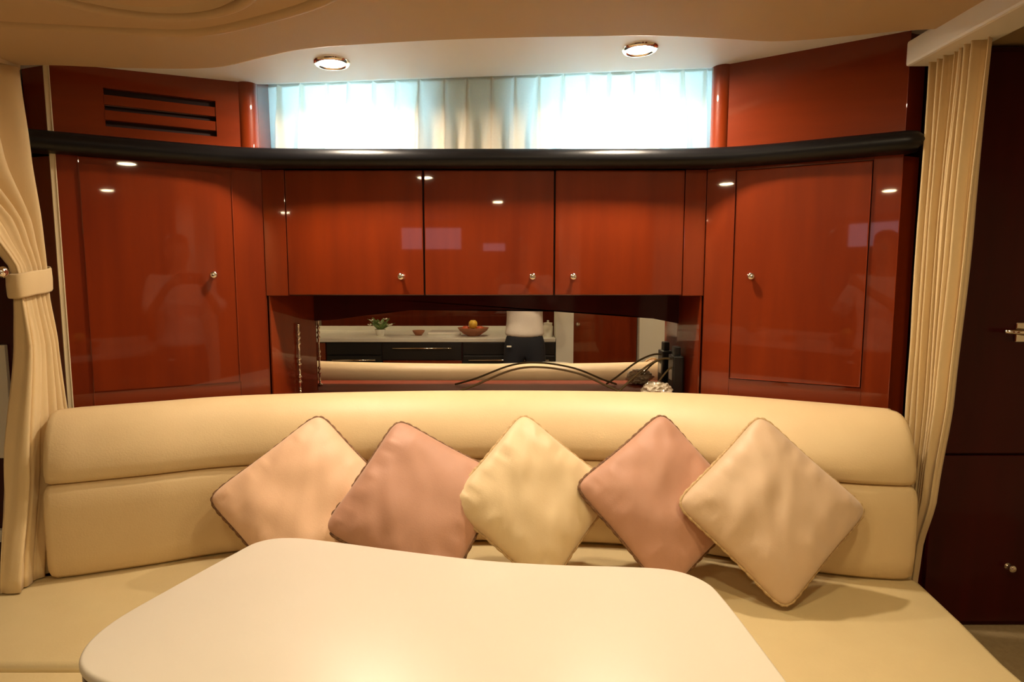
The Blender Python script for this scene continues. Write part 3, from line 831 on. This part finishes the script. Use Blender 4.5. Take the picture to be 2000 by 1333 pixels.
# ---------------------------------------------------------------- the photographer (seen in the mirror)
def skin_mesh(name, chains, m, parent, root_i=0, sub=2):
    """chains: list of lists of (key, (x, y, z), (rx, ry)); equal keys are one vertex"""
    idx = {}; V = []; Rr = []; E = []
    for ch in chains:
        prev = None
        for key, p, r in ch:
            if key not in idx:
                idx[key] = len(V); V.append(Vector(p) - ORG[parent]); Rr.append(r)
            if prev is not None: E.append((prev, idx[key]))
            prev = idx[key]
    me = bpy.data.meshes.new(name); me.from_pydata(V, E, [])
    o = bpy.data.objects.new(name, me); COL.objects.link(o); o.parent = parent; ORG[o] = ORG[parent]
    me.materials.append(M[m])
    o.modifiers.new('skin', 'SKIN').use_smooth_shade = True
    for i, sv in enumerate(me.skin_vertices[0].data):
        sv.radius = Rr[i] if isinstance(Rr[i], tuple) else (Rr[i], Rr[i]); sv.use_root = (i == root_i)
    s = o.modifiers.new('sub', 'SUBSURF'); s.levels = sub; s.render_levels = sub
    return o
px, py = .11, -.42
ps = thing('person', 'standing person in white shirt and dark navy trousers taking the photo, reflected in the mirror', 'person', (px, py, 0))
def S(sx, x, y, z): return (px + sx * x, py + y, z)
ch = [[('pel', (px, py, .95), (.13, .10)), ('waist', (px, py, 1.10), (.12, .09)), ('chest', (px, py, 1.30), (.14, .10)), ('neck0', (px, py, 1.47), (.065, .06)), ('neck', (px, py + .01, 1.53), (.05, .05)), ('jaw', (px, py + .03, 1.58), (.06, .07)), ('skull', (px, py + .015, 1.66), (.072, .088)), ('crown', (px, py + .01, 1.73), (.055, .068))]]
for s in (-1, 1):
    ch.append([('pel', 0, 0), ('hip%d' % s, S(s, .09, 0, .88), (.085, .09)), ('knee%d' % s, S(s, .10, .02, .50), (.055, .06)), ('ankle%d' % s, S(s, .105, -.01, .09), (.036, .04)), ('toe%d' % s, S(s, .12, .14, .03), (.035, .022))])
    sh = ('sh%d' % s, S(s, .17, 0, 1.42), (.058, .06)); el = ('el%d' % s, S(s, .25, .10, 1.19), (.040, .042))
    hx = .095 * s + 0.0
    wr = ('wr%d' % s, (hx * 1.30, -.115, 1.39), (.026, .022)); pm = ('pm%d' % s, (hx * 1.12, -.062, 1.425), (.030, .020))
    ch.append([('chest', 0, 0), sh, el, wr, pm])
    for f in range(4):
        z = 1.418 + f * .017; L = (.85, 1.0, .95, .75)[f]
        ch.append([pm, ('f%d%da' % (s, f), (hx * 1.02, -.045, z), .0085), ('f%d%db' % (s, f), (hx * (1.0 - .02 * L), -.018, z + .003), .008), ('f%d%dc' % (s, f), (hx * (.93 - .12 * L), -.012, z + .004), .007)])
    ch.append([wr, ('t%da' % s, (hx * 1.10, -.070, 1.405), .011), ('t%db' % s, (hx * .90, -.052, 1.408), .0095), ('t%dc' % s, (hx * .68, -.046, 1.422), .008)])
body = skin_mesh('body', ch, 'skin', ps)
ch = [[('a', (px, py, .93), (.195, .140)), ('b', (px, py, 1.0), (.185, .132)), ('c', (px, py, 1.12), (.160, .118)), ('d', (px, py, 1.30), (.170, .122)), ('e', (px, py, 1.45), (.085, .08))]]
for s in (-1, 1):
    ch.append([('d', 0, 0), ('s%d' % s, S(s, .17, 0, 1.42), (.075, .075)), ('l%d' % s, S(s, .245, .09, 1.21), (.062, .062)), ('m%d' % s, S(s, .20, .20, 1.285), (.05, .048))])
skin_mesh('shirt', ch, 'shirt', ps, sub=2)
ch = [[('w', (px, py, 1.05), (.150, .110)), ('p', (px, py, .93), (.168, .122))]]
for s in (-1, 1):
    ch.append([('p', 0, 0), ('h%d' % s, S(s, .095, 0, .82), (.105, .105)), ('k%d' % s, S(s, .10, .02, .50), (.082, .085)), ('n%d' % s, S(s, .105, 0, .10), (.07, .072))])
skin_mesh('trousers', ch, 'navy', ps, sub=2)
b = bmesh.new(); bmesh.ops.create_uvsphere(b, u_segments=28, v_segments=18, radius=1)
for v in b.verts:
    p = v.co.copy(); k = 1 + .04 * noise.noise(p * 5)
    front = max(0, p.y) * (1 if p.z < .45 else 0)
    v.co = Vector((px + p.x * .084 * k, py + .005 + (p.y * .098 * k if front == 0 else p.y * .03), 1.69 + p.z * .088 * k - (.03 if p.y < -.2 and p.z < 0 else 0)))
obj('hair', b, 'hair', ps, smooth=True)
for s in (-1, 1):
    b = bmesh.new(); bmesh.ops.create_uvsphere(b, u_segments=12, v_segments=8, radius=.011, matrix=Matrix.Translation((px + s * .030, py + .088, 1.645)))
    obj('eye', b, 'eye', ps, smooth=True)
    b = bmesh.new(); bmesh.ops.create_uvsphere(b, u_segments=12, v_segments=8, radius=.006, matrix=Matrix.Translation((px + s * .030, py + .0945, 1.645)))
    obj('iris', b, 'hair', ps, smooth=True)
    b = bmesh.new(); bmesh.ops.create_uvsphere(b, u_segments=14, v_segments=10, radius=1)
    for v in b.verts: v.co = Vector((px + s * .078 + v.co.x * .010, py + .01 + v.co.y * .018, 1.635 + v.co.z * .03))
    obj('ear', b, 'skin', ps, smooth=True)
    b = bmesh.new(); bmesh.ops.create_uvsphere(b, u_segments=16, v_segments=10, radius=1)
    for v in b.verts: v.co = Vector((px + s * .11 + v.co.x * .048, py + .06 + v.co.y * .13, max(.0, .045 + v.co.z * .048)))
    obj('shoe', b, 'blackplastic', ps, smooth=True)
obj('nose', tube([(px, py + .088, 1.655), (px, py + .104, 1.628), (px, py + .108, 1.613), (px, py + .092, 1.606)], .009, 10, radii=[.006, .009, .011, .006]), 'skin', ps, smooth=True)
obj('mouth', tube([(px - .024, py + .086, 1.582), (px, py + .096, 1.581), (px + .024, py + .086, 1.582)], .005, 8, radii=[.002, .006, .002]), 'lip', ps, smooth=True)
obj('pocket_badge', box(px - .155, px - .115, py + .112, py + .124, .868, .882, .002), 'ceramic', ps)
phn = thing('phone', 'black phone held up by the photographer', 'phone', (0, -.03, 1.41))
obj('casing', box(-.085, .085, -.036, -.026, 1.412, 1.488, .004), 'blackplastic', phn)
obj('lens_ring', lathe([(0, 0), (.010, 0), (.010, .003), (.007, .004), (0, .004)], (0, -.026, 1.452), dirv=(0, 1, 0), n=20), 'chrome', phn, smooth=True, angle=40)
